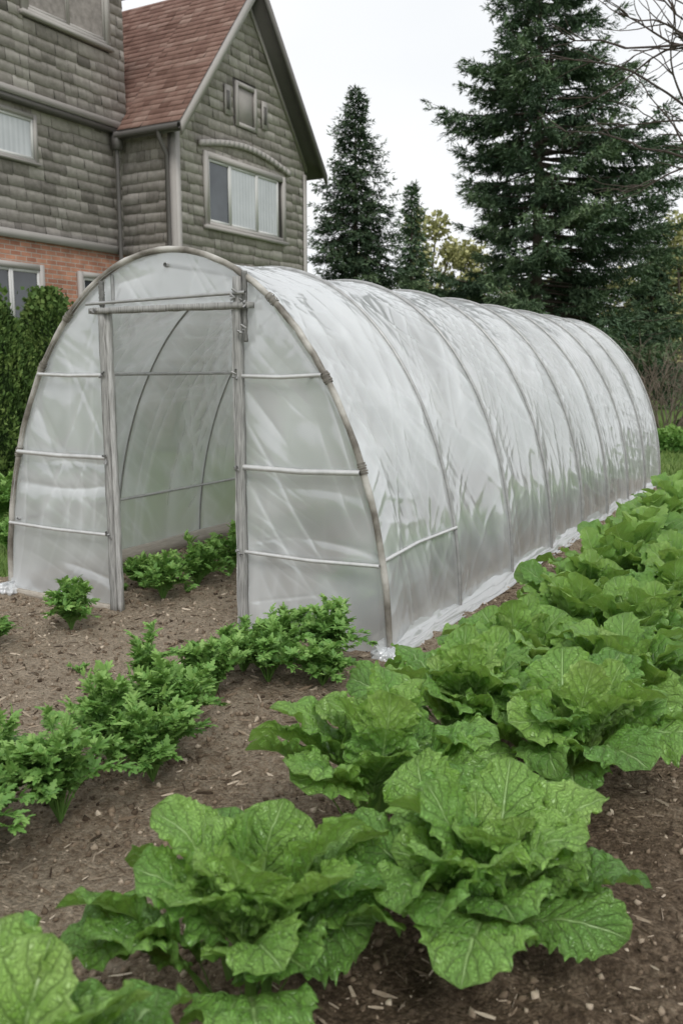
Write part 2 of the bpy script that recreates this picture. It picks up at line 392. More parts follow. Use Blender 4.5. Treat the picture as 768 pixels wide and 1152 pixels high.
def rough_box(acc,c0,c1,axis,tint=.5,seg=24,j=.0025):
    c0=np.array(c0,float);c1=np.array(c1,float)
    ax=axis;ot=[i for i in range(3) if i!=ax]
    Vs=[]
    for i in range(seg+1):
        t=i/seg
        for (p,q) in((0,0),(1,0),(1,1),(0,1)):
            v=np.zeros(3);v[ax]=c0[ax]+(c1[ax]-c0[ax])*t
            v[ot[0]]=(c0,c1)[p][ot[0]]+rnd.uniform(-j,j);v[ot[1]]=(c0,c1)[q][ot[1]]+rnd.uniform(-j,j)
            Vs.append(v)
    Fs=[]
    for i in range(seg):
        for q in range(4):
            a=i*4+q;b=i*4+(q+1)%4;Fs.append([a,b,b+4,a+4])
    Fs.append([3,2,1,0]);m=seg*4;Fs.append([m,m+1,m+2,m+3])
    acc.add(np.array(Vs),np.array(Fs),tint)
acc=Acc()
rough_box(acc,(.970,-.045,0),(1.012,.0,1.93),2,.40);rough_box(acc,(1.015,-.030,0),(1.034,.015,1.93),2,.7)
rough_box(acc,(1.990,-.045,-.0),(2.030,.005,2.10),2,.40);rough_box(acc,(1.971,-.030,-.0),(1.987,.015,1.92),2,.7)
rough_box(acc,(.90,-.055,1.925),(2.10,.008,1.960),0,.35)
rough_box(acc,(2.045,-.03,1.74),(2.066,-.01,2.13),2,.05)
rough_box(acc,(.985,-.045,1.963),(1.000,-.01,2.12),2,.05)
acc.obj('door_frame',M_wood,GH)
acc=Acc()
for p in((.955,1.94),(2.07,1.95),(2.07,1.80),(2.01,2.0),(2.0,1.0),(1.0,1.03),(.99,.53),(2.01,.53),(2.01,1.55),(.99,1.55)):
    for j in range(4):
        q=np.array([p[0]+rnd.uniform(-.02,.02),-.056,p[1]+rnd.uniform(-.02,.02)])
        tube(acc,[q,q+np.array([rnd.uniform(-.03,.03),-.012,rnd.uniform(-.03,.03)])],.007,6,.1)
acc.obj('hinges_and_clips',M_metal,GH)
def endpanel(x0,x1,zfun0,y,seed,acc,nx_=60,nz_=110):
    xs=np.linspace(x0,x1,nx_);X,Tm=np.meshgrid(xs,np.linspace(0,1,nz_),indexing='ij')
    ztop=H*np.sqrt(np.clip(1-((X-XC)/a_)**2,0,1));Z=zfun0+(np.maximum(ztop,zfun0+.001)-zfun0)*Tm
    b=creases(Z*1.2+3*seed,X*1.2,seed*31,SP_BIG);f=creases(X+seed,Z,seed*17,SP_FINE)
    flare=.06*np.exp(-Z/.08) if zfun0<.1 else 0
    ed=np.clip(np.minimum((X-x0),(x1-X))/.07,0,1)
    Yd=y+(.026*b+.0115*f+.03*(fbm(X*1.3,Z*1.1,seed,2)-.4))*ed*.8+ (0.012 if y<1 else -.05)-flare*.6*(vn(X*9,Z*0,seed)+.4)*(1 if y<1 else -1)
    V=np.stack([X,Yd,Z],-1)
    acc.add(V.reshape(-1,3),grid_faces(nx_,nz_),(np.clip(b*.35+f*.6,0,.9)+.35*np.exp(-Z/.12)*(zfun0<.1)+.4*(vn(X*1.7,Z*1.7,seed)-.5)).ravel())
acc=Acc()
endpanel(0.0,.99,.015,.0,5,acc,100,230);endpanel(2.02,W-.0,.015,.0,8,acc,100,230);endpanel(.99,2.02,1.95,.0,11,acc,100,36)
endpanel(0.0,W,.02,L,14,acc,150,120)
acc.obj('end_film',M_filmend,GH,True)
acc=Acc()
def skirt(x0,dirx,ylo,yhi,w,seed):
    ny_=int((yhi-ylo)/.015);nw=24
    y=np.linspace(ylo,yhi,ny_);t=np.linspace(0,1,nw);Yg,Tg=np.meshgrid(y,t,indexing='ij')
    ww=w*(.6+.8*vn(Yg*1.1,Yg*0,seed))
    X=x0+dirx*(Tg*ww)
    Z=.06*np.exp(-Tg*4.5)+.026*vn(Yg*2.5+Tg*2,Tg*3,seed+2)+.018*(1-np.abs(2*vn(Yg*3+Tg*1.5,Tg*7,seed+7)-1))**2
    Z=Z+.045-.03*Tg
    acc.add(np.stack([X,Yg,Z],-1).reshape(-1,3),grid_faces(ny_,nw),.0)
skirt(W-.03,1,-.10,L+.25,.11,3);skirt(.03,-1,-.1,L+.1,.10,9)
acc.obj('ground_skirt',M_skirt,GH,True)
acc=Acc()
rough_box(acc,(.06,.05,.02),(.10,L-.03,.15),1,.7)
rough_box(acc,(W-.12,.05,.02),(W-.08,L-.03,.12),1,.6)
rough_box(acc,(.0,-.03,.01),(.95,.005,.06),0,.5)
acc.obj('baseboards',M_board,GH)
acc=Acc()
for c,sc in(((W+.02,-.05,.04),(.08,.07,.05)),((0.0,-.05,.05),(.08,.07,.05))):
    th,ph=np.meshgrid(np.linspace(0,2*np.pi,40),np.linspace(.02,np.pi-.02,24),indexing='ij')
    rr=1+.35*(vn(th*3.,ph*2.5,6)-.5)+.18*np.sin(th*9+ph*3)
    rr[-1]=rr[0]
    V=np.stack([c[0]+sc[0]*rr*np.sin(ph)*np.cos(th),c[1]+sc[1]*rr*np.sin(ph)*np.sin(th),c[2]+sc[2]*rr*np.cos(ph)],-1)
    acc.add(V.reshape(-1,3),grid_faces(40,24),.1)
acc.obj('gathered_film',M_skirt,GH,True)

# ------------------------------------------------------------ big leafy plants
def big_leaf(acc,base,az,Ln,Wd,e0,e1,cup,ruf,tint,nu,nv,roll,lr,t0):
    t=np.linspace(0,1,nu)
    el=e0+(e1-e0)*np.clip((t-.15)/.85,0,1)**1.3
    dt=Ln/(nu-1)
    rx=np.concatenate([[0],np.cumsum(np.cos(el[:-1])*dt)]);rz=np.concatenate([[0],np.cumsum(np.sin(el[:-1])*dt)])
    azt=az+roll*.5*t**2
    hd=np.stack([np.cos(azt),np.sin(azt),0*t],-1)
    mid=np.array(base)+np.stack([rx*np.cos(azt),rx*np.sin(azt),rz],-1)
    tan=hd*np.cos(el)[:,None];tan[:,2]=np.sin(el)
    side=np.stack([-np.sin(azt),np.cos(azt),0*t],-1)
    nrm=np.cross(tan,side)
    cr,sr=np.cos(roll*t),np.sin(roll*t)
    side,nrm=side*cr[:,None]+nrm*sr[:,None],nrm*cr[:,None]-side*sr[:,None]
    u=np.clip((t-t0)/(1-t0),0,1)
    prof=np.sin(np.pi*np.clip(u,0,1)**1.05)**.58
    prof=np.where(t>t0,np.maximum(prof,0),0)
    s=np.linspace(-1,1,nv)
    U,Sg=np.meshgrid(u,s,indexing='ij')
    NV=8;ph=lr.uniform(0,6)
    a=(NV*(U-.30)+.5)%1
    teeth=np.where(a<.62,a/.62,(1-a)/.38)
    b=(NV*2.5*(U-.30)+.2)%1;t2=np.where(b<.65,b/.65,(1-b)/.35)
    w=Wd/2*prof[:,None]*(.82+.22*teeth+.10*t2+.07*np.sin(U*5+ph+np.sign(Sg)))+ (.008+.006*(1-t))[:,None]*(t<.97)[:,None]
    q=NV*(U-.30*np.abs(Sg))
    aS=np.abs(Sg)
    puck=(np.abs(np.sin(np.pi*q))**.8)*(.11*Wd)*aS**.5*(1-.3*aS)*(prof[:,None])
    puck+= (vn(U*14+ph*3,Sg*6+ph,int(ph*100))-.5)*.09*Wd*prof[:,None]
    rf=ruf*Wd*aS**2.0*(np.sin(U*13+ph+1.7*np.sign(Sg))+.6*np.sin(U*29+ph*2+Sg*2))*prof[:,None]
    cz=aS*w
    off=puck+rf+cz*np.sin(cup)
    V=mid[:,None]+side[:,None]*(Sg*w*np.cos(cup))[...,None]+nrm[:,None]*off[...,None]
    V+=tan[:,None]*((aS*.12*Wd)*prof[:,None]*(1-U))[...,None]
    tt=tint+.16*(U-.5)+.1*aS
    uv=np.stack([U,Sg*.5+.5],-1)
    acc.add(V.reshape(-1,3),grid_faces(nu,nv),tt.ravel(),uv.reshape(-1,2))
def big_plant(pos,scale,seed,detail):
    lr=random.Random(seed);acc=Acc()
    nl=lr.randint(26,32) if detail else 20
    nu,nv={2:(64,23),1:(38,15),0:(24,9)}[detail]
    for i in range(nl):
        f=i/(nl-1)
        az=i*2.399+lr.uniform(-.5,.5)
        Ln=(.45-.08*f)*scale*lr.uniform(.78,1.15)
        Wd=(.205-.045*f)*scale*lr.uniform(.8,1.2)
        e0=math.radians(56+30*f+lr.uniform(-8,8));e1=math.radians(-26+76*f+lr.uniform(-28,28))
        rb=.05*(1-f)+.02
        b=(pos[0]+rb*math.cos(az)+lr.uniform(-.04,.04),pos[1]+rb*math.sin(az)+lr.uniform(-.04,.04),pos[2]+.02+.08*f*scale)
        big_leaf(acc,b,az,Ln,Wd,e0,e1,math.radians(4+15*f+lr.uniform(-10,10)),lr.uniform(.06,.12),
                 .28+.36*f+lr.uniform(-.18,.18),nu,nv,lr.uniform(-.8,.8),lr,.36-.08*f)
    return acc.obj('leafy_vegetable_plant',M_big,None,True)
sd=1
rows=[]
for o,ks in((.86,[-3.35,-2.66,-1.75,-1.05,-.4,.25,.9,1.55,2.2,2.8,3.5,4.25,5,5.7,6.4,7.1,7.8]),
            (1.36,[-2.15,-1.25,-.55,.15,.8,1.45,2.1,2.7,3.3,4.0,4.7,5.4,6.1,6.8,7.6,8.3]),
            (1.95,[1.2,1.9,2.5,3.2,4.0,4.8,5.6,6.4,7.2,8.0]),):
    for k in ks:rows.append((o,k))
for o,k in rows:
    sd+=1
    oo=o+rnd.uniform(-.05,.05);k2=k+rnd.uniform(-.05,.05)
    p=G(W+oo,k2,float(soil_h(np.array(W+oo),np.array(k2)))-.01)
    sc=rnd.uniform(.98,1.12)*(1.06 if k<-.5 else 1)
    big_plant(p,sc,sd*7,2 if k<-.9 else (1 if k<1.6 else 0))

# ------------------------------------------------------------ herb plants
t=np.linspace(0,1,8);wv=[.03,.13,.27,.16,.27,.12,.15,.0];V=[]
for i,tt in enumerate(t):
    w=wv[i];V+= [[tt,-w,.2*w-.25*tt**2],[tt,0,-.04-.25*tt**2],[tt,w,.2*w-.25*tt**2]]
LV=np.array(V);LF=grid_faces(8,3)
def herb(pos,r,hh,seed,ns=26,lsz=.06,name='leafy_herb_plant'):
    g=np.random.default_rng(seed);st=Acc();lf=Acc()
    e=empty(name,tuple(pos))
    for i in range(ns):
        f=g.random()**.6
        az=g.random()*6.283;lean=f*g.uniform(.7,1.15)
        top=np.array([math.cos(az)*r*lean,math.sin(az)*r*lean,hh*(1-.5*f**2)*g.uniform(.7,1.2)])
        t=np.linspace(0,1,12)[:,None]
        P_=np.array([math.cos(az),math.sin(az),0])*.02+top*t+np.array([0,0,1])*(hh*.22*np.sin(np.pi*t))
        P_[:,:2]*=(t**.35)
        tube(st,P_,np.linspace(.004,.0015,12),4,.6)
        nn=18
        tt=g.uniform(.22,1.0,nn);idx=tt*11;i0=np.clip(idx.astype(int),0,10);fr=idx-i0
        pp=P_[i0]*(1-fr[:,None])+P_[i0+1]*fr[:,None]
        tg=norm(P_[i0+1]-P_[i0])
        rd=g.normal(size=(nn,3));rd[:,2]=np.abs(rd[:,2])*.5
        X=norm(tg*.7+norm(rd)*.9);X[:,2]=X[:,2]*.8+.18
        Yv=np.cross(np.array([0,0,1.]),X)+g.normal(size=(nn,3))*.35
        sz=lsz*g.uniform(.5,1.25,nn)*(1.15-.5*tt)
        for da,sca,back in((0,1.,.3),(.8,.75,.22),(-.8,.75,.22),(1.0,.5,0),(-1.0,.5,0)):
            ca,sa=math.cos(da),math.sin(da)
            Yn=norm(Yv);X2=X*ca+Yn*sa
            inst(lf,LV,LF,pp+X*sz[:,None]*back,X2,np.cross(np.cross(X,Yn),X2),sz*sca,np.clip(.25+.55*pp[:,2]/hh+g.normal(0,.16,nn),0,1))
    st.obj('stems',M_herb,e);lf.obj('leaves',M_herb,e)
    return e
def oz(o,k):return G(W+o,k,float(soil_h(np.array(W+o),np.array(k))))
i=0
for o,k,r,h in((-.20,-.30,.22,.30),(-.42,-.42,.22,.27),(-.30,-.72,.25,.30),(-.05,-.62,.16,.2),(-.42,-1.0,.20,.26),(-.52,-.62,.2,.26),
             (-.25,-1.50,.24,.34),(-.10,-1.80,.22,.28),(-.36,-1.75,.24,.34),(-.16,-2.2,.25,.36),(-.38,-2.3,.26,.36),(-.22,-2.6,.27,.38),(-.48,-2.65,.24,.34),(-.1,-2.95,.18,.24),(-.35,-3.0,.24,.34)):
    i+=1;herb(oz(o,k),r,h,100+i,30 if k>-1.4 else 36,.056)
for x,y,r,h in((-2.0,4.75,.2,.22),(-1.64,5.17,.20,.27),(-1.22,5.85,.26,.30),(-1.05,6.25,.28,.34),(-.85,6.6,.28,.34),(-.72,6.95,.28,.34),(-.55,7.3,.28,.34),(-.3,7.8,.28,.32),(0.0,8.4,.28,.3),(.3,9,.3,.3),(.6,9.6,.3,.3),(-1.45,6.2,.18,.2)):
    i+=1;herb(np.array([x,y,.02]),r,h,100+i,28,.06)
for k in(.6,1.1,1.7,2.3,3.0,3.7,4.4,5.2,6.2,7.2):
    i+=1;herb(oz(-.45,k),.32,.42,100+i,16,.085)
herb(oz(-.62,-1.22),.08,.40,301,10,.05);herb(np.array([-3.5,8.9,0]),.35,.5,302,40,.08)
herb(np.array([-2.9,7.5,0]),.22,.3,303,20,.06)
for q in range(22):
    herb(G(rnd.uniform(.2,2.4),rnd.uniform(-3.6,1),.02),.05,.05,320+q,5,.022,name='seedling_weed')

# ------------------------------------------------------------ grass
acc=Acc()
def blades(n,xr,yr,cond,hs):
    x=R.uniform(*xr,n);y=R.uniform(*yr,n);m=cond(x,y);x=x[m];y=y[m];n=len(x)
    pos=np.stack([x,y,np.zeros(n)-.01],-1)
    up=R.normal(size=(n,3))*.35;up[:,2]=1
    tq=np.array([[0,-.06,0],[0,.06,0],[.6,.045,.05],[.6,-.045,.05],[1,.005,.18],[1,-.005,.18]],float)
    inst(acc,tq,np.array([[0,1,2,3],[3,2,4,5]]),pos,up,R.normal(size=(n,3)),hs*R.uniform(.6,1.3,n),np.clip(R.normal(.5,.2,n)+.3*(vn(x*.8,y*.8,4)-.5),0,1))
def sk(x,y):
    dx=x-G0[0];dy=y-G0[1];return dx*d1[0]+dy*d1[1],dx*d2[0]+dy*d2[1]
blades(50000,(-7,1),(6,14),lambda x,y:(sk(x,y)[0]<-.3)&(sk(x,y)[1]>.2),.07)
blades(40000,(2,14),(11,26),lambda x,y:sk(x,y)[1]>9.2,.10)
acc.obj('lawn_grass',M_grass)

# ------------------------------------------------------------ conifers
KV=np.array([[0,0,0],[.45,-.5,.03],[1,0,-.05],[.45,.5,.03]],float);KF=np.array([[0,1,2,3]])
def conifer(name,loc,Hh,Rr,nb,seed,mat,base=.06,droop=.25,openness=0,bl=.17,bw=.045,shape=.85,twn=15,ndl=11,lean=0,asym=None,dense=1.):
    g=np.random.default_rng(seed);e=empty(name,loc);tr=Acc();nd=Acc()
    zt=np.linspace(0,Hh,24);P_=np.stack([lean*(zt/Hh)**1.5,.03*np.sin(zt*.7),zt],-1)
    tube(tr,P_,np.maximum(.012,Hh*.016*(1-zt/Hh)**.85),9,.5)
    PP=[];XX=[];YY_=[];SC=[];TT=[]
    for b in range(nb):
        hfr=base+(1-base)*((b+g.random())/nb)**.92
        z0=hfr*Hh;rem=1-hfr
        Lb=Rr*(rem/(1-base))**shape*g.uniform(.55,1.15)+.10
        az=b*2.39996+g.uniform(-.6,.6)
        if asym is not None:
            Lb*=asym(hfr,az)
            if Lb<.35 and hfr<.85:continue
        hd=np.array([math.cos(az),math.sin(az),0]);sd_=np.array([-math.sin(az),math.cos(az),0])
        t=np.linspace(0,1,9)
        upw=.45*(hfr>.75)*(hfr-.75)/.25*1.6
        dz=Lb*((upw-.02)*t-droop*g.uniform(.5,1.5)*t**1.4+.16*t**4)
        Pb=np.array([lean*hfr**1.5,0,z0])+hd*(Lb*t)[:,None]+sd_*(Lb*.10*g.normal()*t**2)[:,None];Pb[:,2]+=dz
        tube(tr,Pb,np.linspace(max(.010,Lb*.014),.004,9),4,.4)
        nt_=max(5,int(twn*(Lb/Rr+.25)));tt=np.sort(g.uniform(.10 if not openness else openness,1,nt_))
        tt[-1]=1
        br_=g.normal()*.13
        for q,ti in enumerate(tt):
            ix=min(int(ti*8),7);fr=ti*8-ix;p0=Pb[ix]*(1-fr)+Pb[ix+1]*fr;tg=norm(Pb[ix+1]-Pb[ix])
            sgn=1 if q%2 else -1
            tl=(.34*Lb*(1-ti*.75)+.10)*g.uniform(.6,1.2)
            tl=min(tl,.85)
            td=norm(tg*.75+sd_*sgn*g.uniform(.5,1.)+np.array([0,0,g.uniform(-.35,.05)]))
            if ti==1:td=tg
            m=max(5,int(ndl*tl/.4*dense));u=g.uniform(0,1,m)
            pp=p0+td*(tl*u)[:,None]+np.array([0,0,-1.])*(tl*.22*u**2)[:,None]+g.normal(size=(m,3))*.02
            X=td+g.normal(size=(m,3))*.5;X[:,2]-=.12
            PP.append(pp);XX.append(X);YY_.append(g.normal(size=(m,3))*.5+np.array([-td[1],td[0],0.]))
            sz=g.uniform(.6,1.5,m)*bl
            SC.append(np.stack([sz,sz*0+bw*g.uniform(.7,1.4,m)*1.5,sz],-1))
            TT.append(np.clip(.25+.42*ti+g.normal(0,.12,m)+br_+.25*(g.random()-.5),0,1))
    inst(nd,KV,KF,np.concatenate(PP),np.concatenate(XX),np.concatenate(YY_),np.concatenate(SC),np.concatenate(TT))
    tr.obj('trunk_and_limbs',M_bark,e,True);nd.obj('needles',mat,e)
    return e
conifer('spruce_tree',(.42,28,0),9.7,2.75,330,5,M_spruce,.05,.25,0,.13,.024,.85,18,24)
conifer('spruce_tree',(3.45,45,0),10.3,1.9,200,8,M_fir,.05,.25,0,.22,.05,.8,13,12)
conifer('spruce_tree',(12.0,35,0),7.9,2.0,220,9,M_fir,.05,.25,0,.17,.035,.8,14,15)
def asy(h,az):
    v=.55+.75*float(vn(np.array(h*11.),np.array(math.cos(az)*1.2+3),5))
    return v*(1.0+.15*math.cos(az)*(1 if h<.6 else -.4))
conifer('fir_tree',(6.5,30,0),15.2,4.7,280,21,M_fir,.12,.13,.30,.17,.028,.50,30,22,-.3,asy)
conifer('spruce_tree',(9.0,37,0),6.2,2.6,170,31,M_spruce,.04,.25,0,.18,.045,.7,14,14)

# ------------------------------------------------------------ distant trees
def blob_tree(acc,tr,c,rx,rz,zc,n,g,sz):
    for q in range(11):
        cc=np.array([c[0]+g.normal()*rx*.45,c[1]+g.normal()*rx*.3,zc+g.normal()*rz*.45]);rr=g.uniform(.25,.5)*rx
        m=n//11;d=norm(g.normal(size=(m,3)))*(g.random((m,1))**.45)*rr*np.array([1,1,rz/rx*.8])
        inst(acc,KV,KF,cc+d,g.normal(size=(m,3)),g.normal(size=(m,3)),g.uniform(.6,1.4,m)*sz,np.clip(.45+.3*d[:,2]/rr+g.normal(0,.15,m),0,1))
        tube(tr,[[c[0],c[1],zc-rz],list((np.array([c[0],c[1],zc-rz*.4])+cc)/2),list(cc)],[.10,.07,.03],4,.4)
    tube(tr,[[c[0],c[1],0],[c[0],c[1],zc]],[.22,.10],6,.4)
g=np.random.default_rng(77)
e=empty('distant_treeline',(0,0,0));lf=Acc();tr=Acc();br=Acc()
for x,y,rx,rz,zc in((4.9,52,2.4,3.4,5.4),(5.6,50,2.0,2.8,5.2),(7.4,56,2.8,3.4,5.6),(1.5,58,3,3,4.5),(18.9,50,2.0,3.6,6.4),(18.2,48,1.8,3.0,5.0),(22,50,2.6,3.8,6.3),(19.5,58,3,3,5.2),(25,54,3,4.5,7.),(29,50,3,4,6),(12,62,3,2.6,4.2),(-2,60,3,3,4),(34,58,4,4,6),(-9,62,4,4,5),(16,60,3,3,4.5)):
    blob_tree(lf,tr,(x,y),rx,rz,zc,3300,g,.22)
for x in np.arange(-34,48,2.6):
    yb=60+g.uniform(-4,6);n=600
    pos=np.stack([x+g.normal(size=n)*1.6,yb+g.normal(size=n)*1.2,np.abs(g.normal(size=n))*1.8+.1],-1)
    inst(br,KV,KF,pos,g.normal(size=(n,3))+np.array([0,0,1.]),g.normal(size=(n,3)),g.uniform(.3,.8,n),np.clip(g.normal(.45,.2,n),0,1))
tr.obj('trunks',M_bark,e);lf.obj('spring_foliage',M_decid,e);br.obj('thicket',M_brown,e)

# ------------------------------------------------------------ bare tree and shrub
def branch(acc,p,d,L_,r,depth,g,spread=.55,grav=0,kk_=(3,6)):
    n=7;P_=[np.array(p,float)];dd=norm(np.array(d,float))
    for i in range(n):
        dd=norm(dd+g.normal(size=3)*.13+np.array([0,0,grav]));P_.append(P_[-1]+dd*L_/n)
    P_=np.array(P_);tube(acc,P_,np.linspace(r,max(r*.45,.0045),n+1),5 if r>.01 else 3,.4)
    if depth>0:
        k=g.integers(*kk_)
        for j in range(k):
            i0=int(g.integers(2,n+1));dv=norm(P_[i0]-P_[i0-1])
            nd_=norm(dv+norm(g.normal(size=3))*spread*1.25)
            branch(acc,P_[i0],nd_,L_*g.uniform(.35,.65),max(r*.55,.006),depth-1,g,spread,grav,kk_)
g=np.random.default_rng(15);acc=Acc()
T0=np.array([7.0,14.0,0.])
tube(acc,[T0,T0+[.05,0,2],T0+[-.05,0,4],T0+[0,0,6],T0+[.1,0,8]],[.17,.15,.12,.08,.03],9,.4)
for z,dv,l in((4.4,(-1,.0,.25),2.5),(5.0,(-1,.1,.30),2.6),(5.5,(-1,-.1,.35),2.8),(6.0,(-1,.2,.30),2.8),(5.0,(.8,.3,.6),2.5),(6.2,(.4,-.6,.8),2.2),(6.8,(-.5,.5,.8),2.2),(5.4,(.2,.9,.6),2.2),(7.3,(.6,.1,1),1.5),(4.0,(.9,-.3,.5),2)):
    branch(acc,T0+[0,0,z],dv,l,.034,2,g,.5,-.015,(4,7))
acc.obj('bare_tree',M_twig,None,True)
acc=Acc()
for q in range(30):
    a=g.random()*6.28;branch(acc,(8.1+.25*math.cos(a),22+.25*math.sin(a),0),(math.cos(a)*.55,math.sin(a)*.55,1),1.6,.016,2,g,.5)
acc.obj('bare_shrub',M_brown)
g=np.random.default_rng(19)
def bush(name,c,r,n,mat,sz):
    acc=Acc();d=norm(g.normal(size=(n,3)));d[:,2]=np.abs(d[:,2])
    rr=(.75+.25*g.random((n,1)))*(.8+.4*vn(d[:,0]*3+5,d[:,1]*3+d[:,2]*2,3))[:,None]
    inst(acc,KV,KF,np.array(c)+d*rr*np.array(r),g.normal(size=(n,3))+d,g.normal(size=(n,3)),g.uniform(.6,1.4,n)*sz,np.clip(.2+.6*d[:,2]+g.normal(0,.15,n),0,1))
    return acc.obj(name,mat)
bush('low_shrub',(6.35,17.0,0),(.45,.45,.42),5000,M_herb,.07)
bush('low_shrub',(10.6,24,0),(1.4,1,.7),6000,M_hedge,.12)

# ------------------------------------------------------------ hedge
def hedge(name,c,r,h,n):
    acc=Acc();core=Acc();e=empty(name,c)
    u=R.random(n);th=R.random(n)*6.283;z=h*u
    prof=np.clip(1.02-(u**3.2)*.85,0,1)*(.76+.36*vn(th*2.2,u*7,5)+.20*vn(th*7,u*20,6))
    rr=r*prof*(.78+.26*R.random(n))
    pos=np.stack([rr*np.cos(th),rr*np.sin(th),z],-1)
    X=R.normal(size=(n,3))*.45+np.stack([np.cos(th)*.5,np.sin(th)*.5,np.ones(n)*.9],-1)
    sz=np.stack([R.uniform(.04,.09,n),R.uniform(.022,.035,n),R.uniform(.04,.09,n)],-1)
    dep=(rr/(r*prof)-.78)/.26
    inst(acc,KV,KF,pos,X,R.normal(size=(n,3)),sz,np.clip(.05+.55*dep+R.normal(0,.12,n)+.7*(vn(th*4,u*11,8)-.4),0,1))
    m=1500;top=np.stack([R.normal(size=m)*r*.18,R.normal(size=m)*r*.18,h*(.88+.14*R.random(m)**2)],-1)
    inst(acc,KV,KF,top,R.normal(size=(m,3))*.5+[0,0,1],R.normal(size=(m,3)),.07+0*top[:,0],np.clip(R.normal(.5,.15,m),0,1))
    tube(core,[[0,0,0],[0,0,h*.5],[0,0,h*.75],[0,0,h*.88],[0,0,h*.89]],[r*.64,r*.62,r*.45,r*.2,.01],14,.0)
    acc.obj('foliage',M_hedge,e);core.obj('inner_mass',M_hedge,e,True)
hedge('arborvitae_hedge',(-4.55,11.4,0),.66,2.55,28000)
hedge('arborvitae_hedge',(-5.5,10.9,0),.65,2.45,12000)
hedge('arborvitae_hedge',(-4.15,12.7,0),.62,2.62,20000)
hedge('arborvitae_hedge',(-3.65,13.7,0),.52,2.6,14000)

# ------------------------------------------------------------ house
HC=(-3.02,16.8,0);HOUSE=empty('shingled_house',HC,math.atan2(.8742,.4855))
def sub(iv,holes):
    for a,b in holes:
        o=[]
        for x,y in iv:
            if b<=x or a>=y:o.append((x,y));continue
            if a>x:o.append((x,a))
            if b<y:o.append((b,y))
        iv=o
    return iv
def shingle(acc,O,U,Vv,Nn,vmax,rng,h=.16,w=(.13,.42),proud=.020,holes=(),seed=1,jit=.014,gp=.0035,ts=.17):
    g=random.Random(seed);O=np.array(O,float);U=np.array(U,float);Vv=np.array(Vv,float);Nn=np.array(Nn,float)
    v=0.;Vs=[];Ts=[]
    while v<vmax-.02:
        iv=[rng(v+h*.5)]
        rowt=g.gauss(0,.05)
        if iv[0] and iv[0][1]>iv[0][0]:
            iv=sub(iv,[(a,b) for a,b,c,d in holes if v+h*.6>c and v+h*.4<d])
            for a,b in iv:
                x=a
                while x<b-1e-3:
                    wd=g.uniform(*w)
                    if b-(x+wd)<w[0]*.5:wd=b-x
                    x2=min(b,x+wd);p=proud*g.uniform(.5,1.5);dr=g.uniform(-jit,jit);dr2=dr+g.uniform(-.5,.5)*jit
                    top=min(v+h+.02,vmax)
                    for (xx,vv,pp) in((x+gp,top,.003),(x2-gp,top,.003),(x2-gp,v+dr2,p),(x+gp,v+dr,p),(x2-gp,v+dr2+.001,.0),(x+gp,v+dr+.001,.0)):
                        Vs.append(O+U*xx+Vv*vv+Nn*pp)
                    Ts+= [min(1,max(0,g.gauss(.5+rowt,ts)))]*6
                    x=x2
        v+=h
    Vs=np.array(Vs);n=len(Vs)//6
    F=(np.array([[3,2,1,0],[5,4,2,3]])[None]+(np.arange(n)*6)[:,None,None]).reshape(-1,4)
    acc.add(Vs,F,np.array(Ts))
ZW=6.15;SL=1.27;AP=ZW+SL*2.25
walls=Acc()
def prism(acc,x0,x1,y0,y1,zt,apex):
    xm=(x0+x1)/2
    pf=[(x0,0),(x1,0),(x1,zt),(xm,apex),(x0,zt)]
    V=np.array([[x,y0,z] for x,z in pf]+[[x,y1,z] for x,z in pf])
    F=[[0,1,6,5],[1,2,7,6],[2,3,8,7],[3,4,9,8],[4,0,5,9],[0,3,2,1],[5,6,7,8]]
    acc.add(V,np.array(F),.1)
    acc.add(np.array([[x0,y0,0],[x0,y0,zt],[xm,y0,apex],[(x0+xm)/2,y0,apex/2]]),np.array([[0,3,2,1]]),.1)
prism(walls,0,4.5,0,3.2,ZW-.02,AP-.05)
prism(walls,-6.5,-.01,1.29,9,8.7,12.2)
box(walls,(0.0,3.2,0),(4.5,8.5,ZW-.1),.1)
walls.obj('wall_core',M_trimd,HOUSE)
sh=Acc()
def rg(v):
    if v<ZW:return (0,4.5)
    hw=(AP-v)/SL
    return (2.25-hw,2.25+hw)
winG=(.86,3.57,4.30,5.62)
shingle(sh,(0,0,0),(1,0,0),(0,0,1),(0,-1,0),AP-.1,rg,.185,holes=[(winG[0],winG[1],winG[2],winG[3]),(1.82,2.62,6.28,7.2)],seed=3)
shingle(sh,(0,0,0),(0,1,0),(0,0,1),(-1,0,0),ZW,lambda v:(0,1.29),.185,seed=4)
shingle(sh,(4.5,0,0),(0,1,0),(0,0,1),(1,0,0),ZW,lambda v:(0,3.2),.185,seed=14)
shingle(sh,(-6.5,1.29,3.80),(1,0,0),(0,0,1),(0,-1,0),2.2,lambda v:(0,6.49),.185,holes=[(6.5-4.1,6.5-2.08,5.0-3.8,5.72-3.8)],seed=5)
mU=Acc();box(mU,(-6.5,1.15,6.02),(0.02,1.28,8.9),.1);mU.obj('upper_wall_core',M_trimd,HOUSE)
def rgu(v):
    z=6.05+v
    if z<8.7:return (0,6.52)
    hw=(12.2-z)/1.08;return (max(0,3.25-hw),min(6.5,3.25+hw))
shingle(sh,(-6.5,1.15,6.05),(1,0,0),(0,0,1),(0,-1,0),6.0,rgu,.185,holes=[(6.5-2.33,6.5-.38,7.2-6.05,8.7-6.05)],seed=6)
gt=Acc();slab(gt,[[-6.5,1.16,8.9],[0.0,1.16,8.9],[-3.2,1.16,12.2],[-3.3,1.16,12.2]],(0,.1,0),.1);gt.obj('upper_gable_core',M_trimd,HOUSE)
shingle(sh,(0.02,1.15,6.02),(0,1,0),(0,0,1),(1,0,0),2.7,lambda v:(0,6),.185,seed=16)
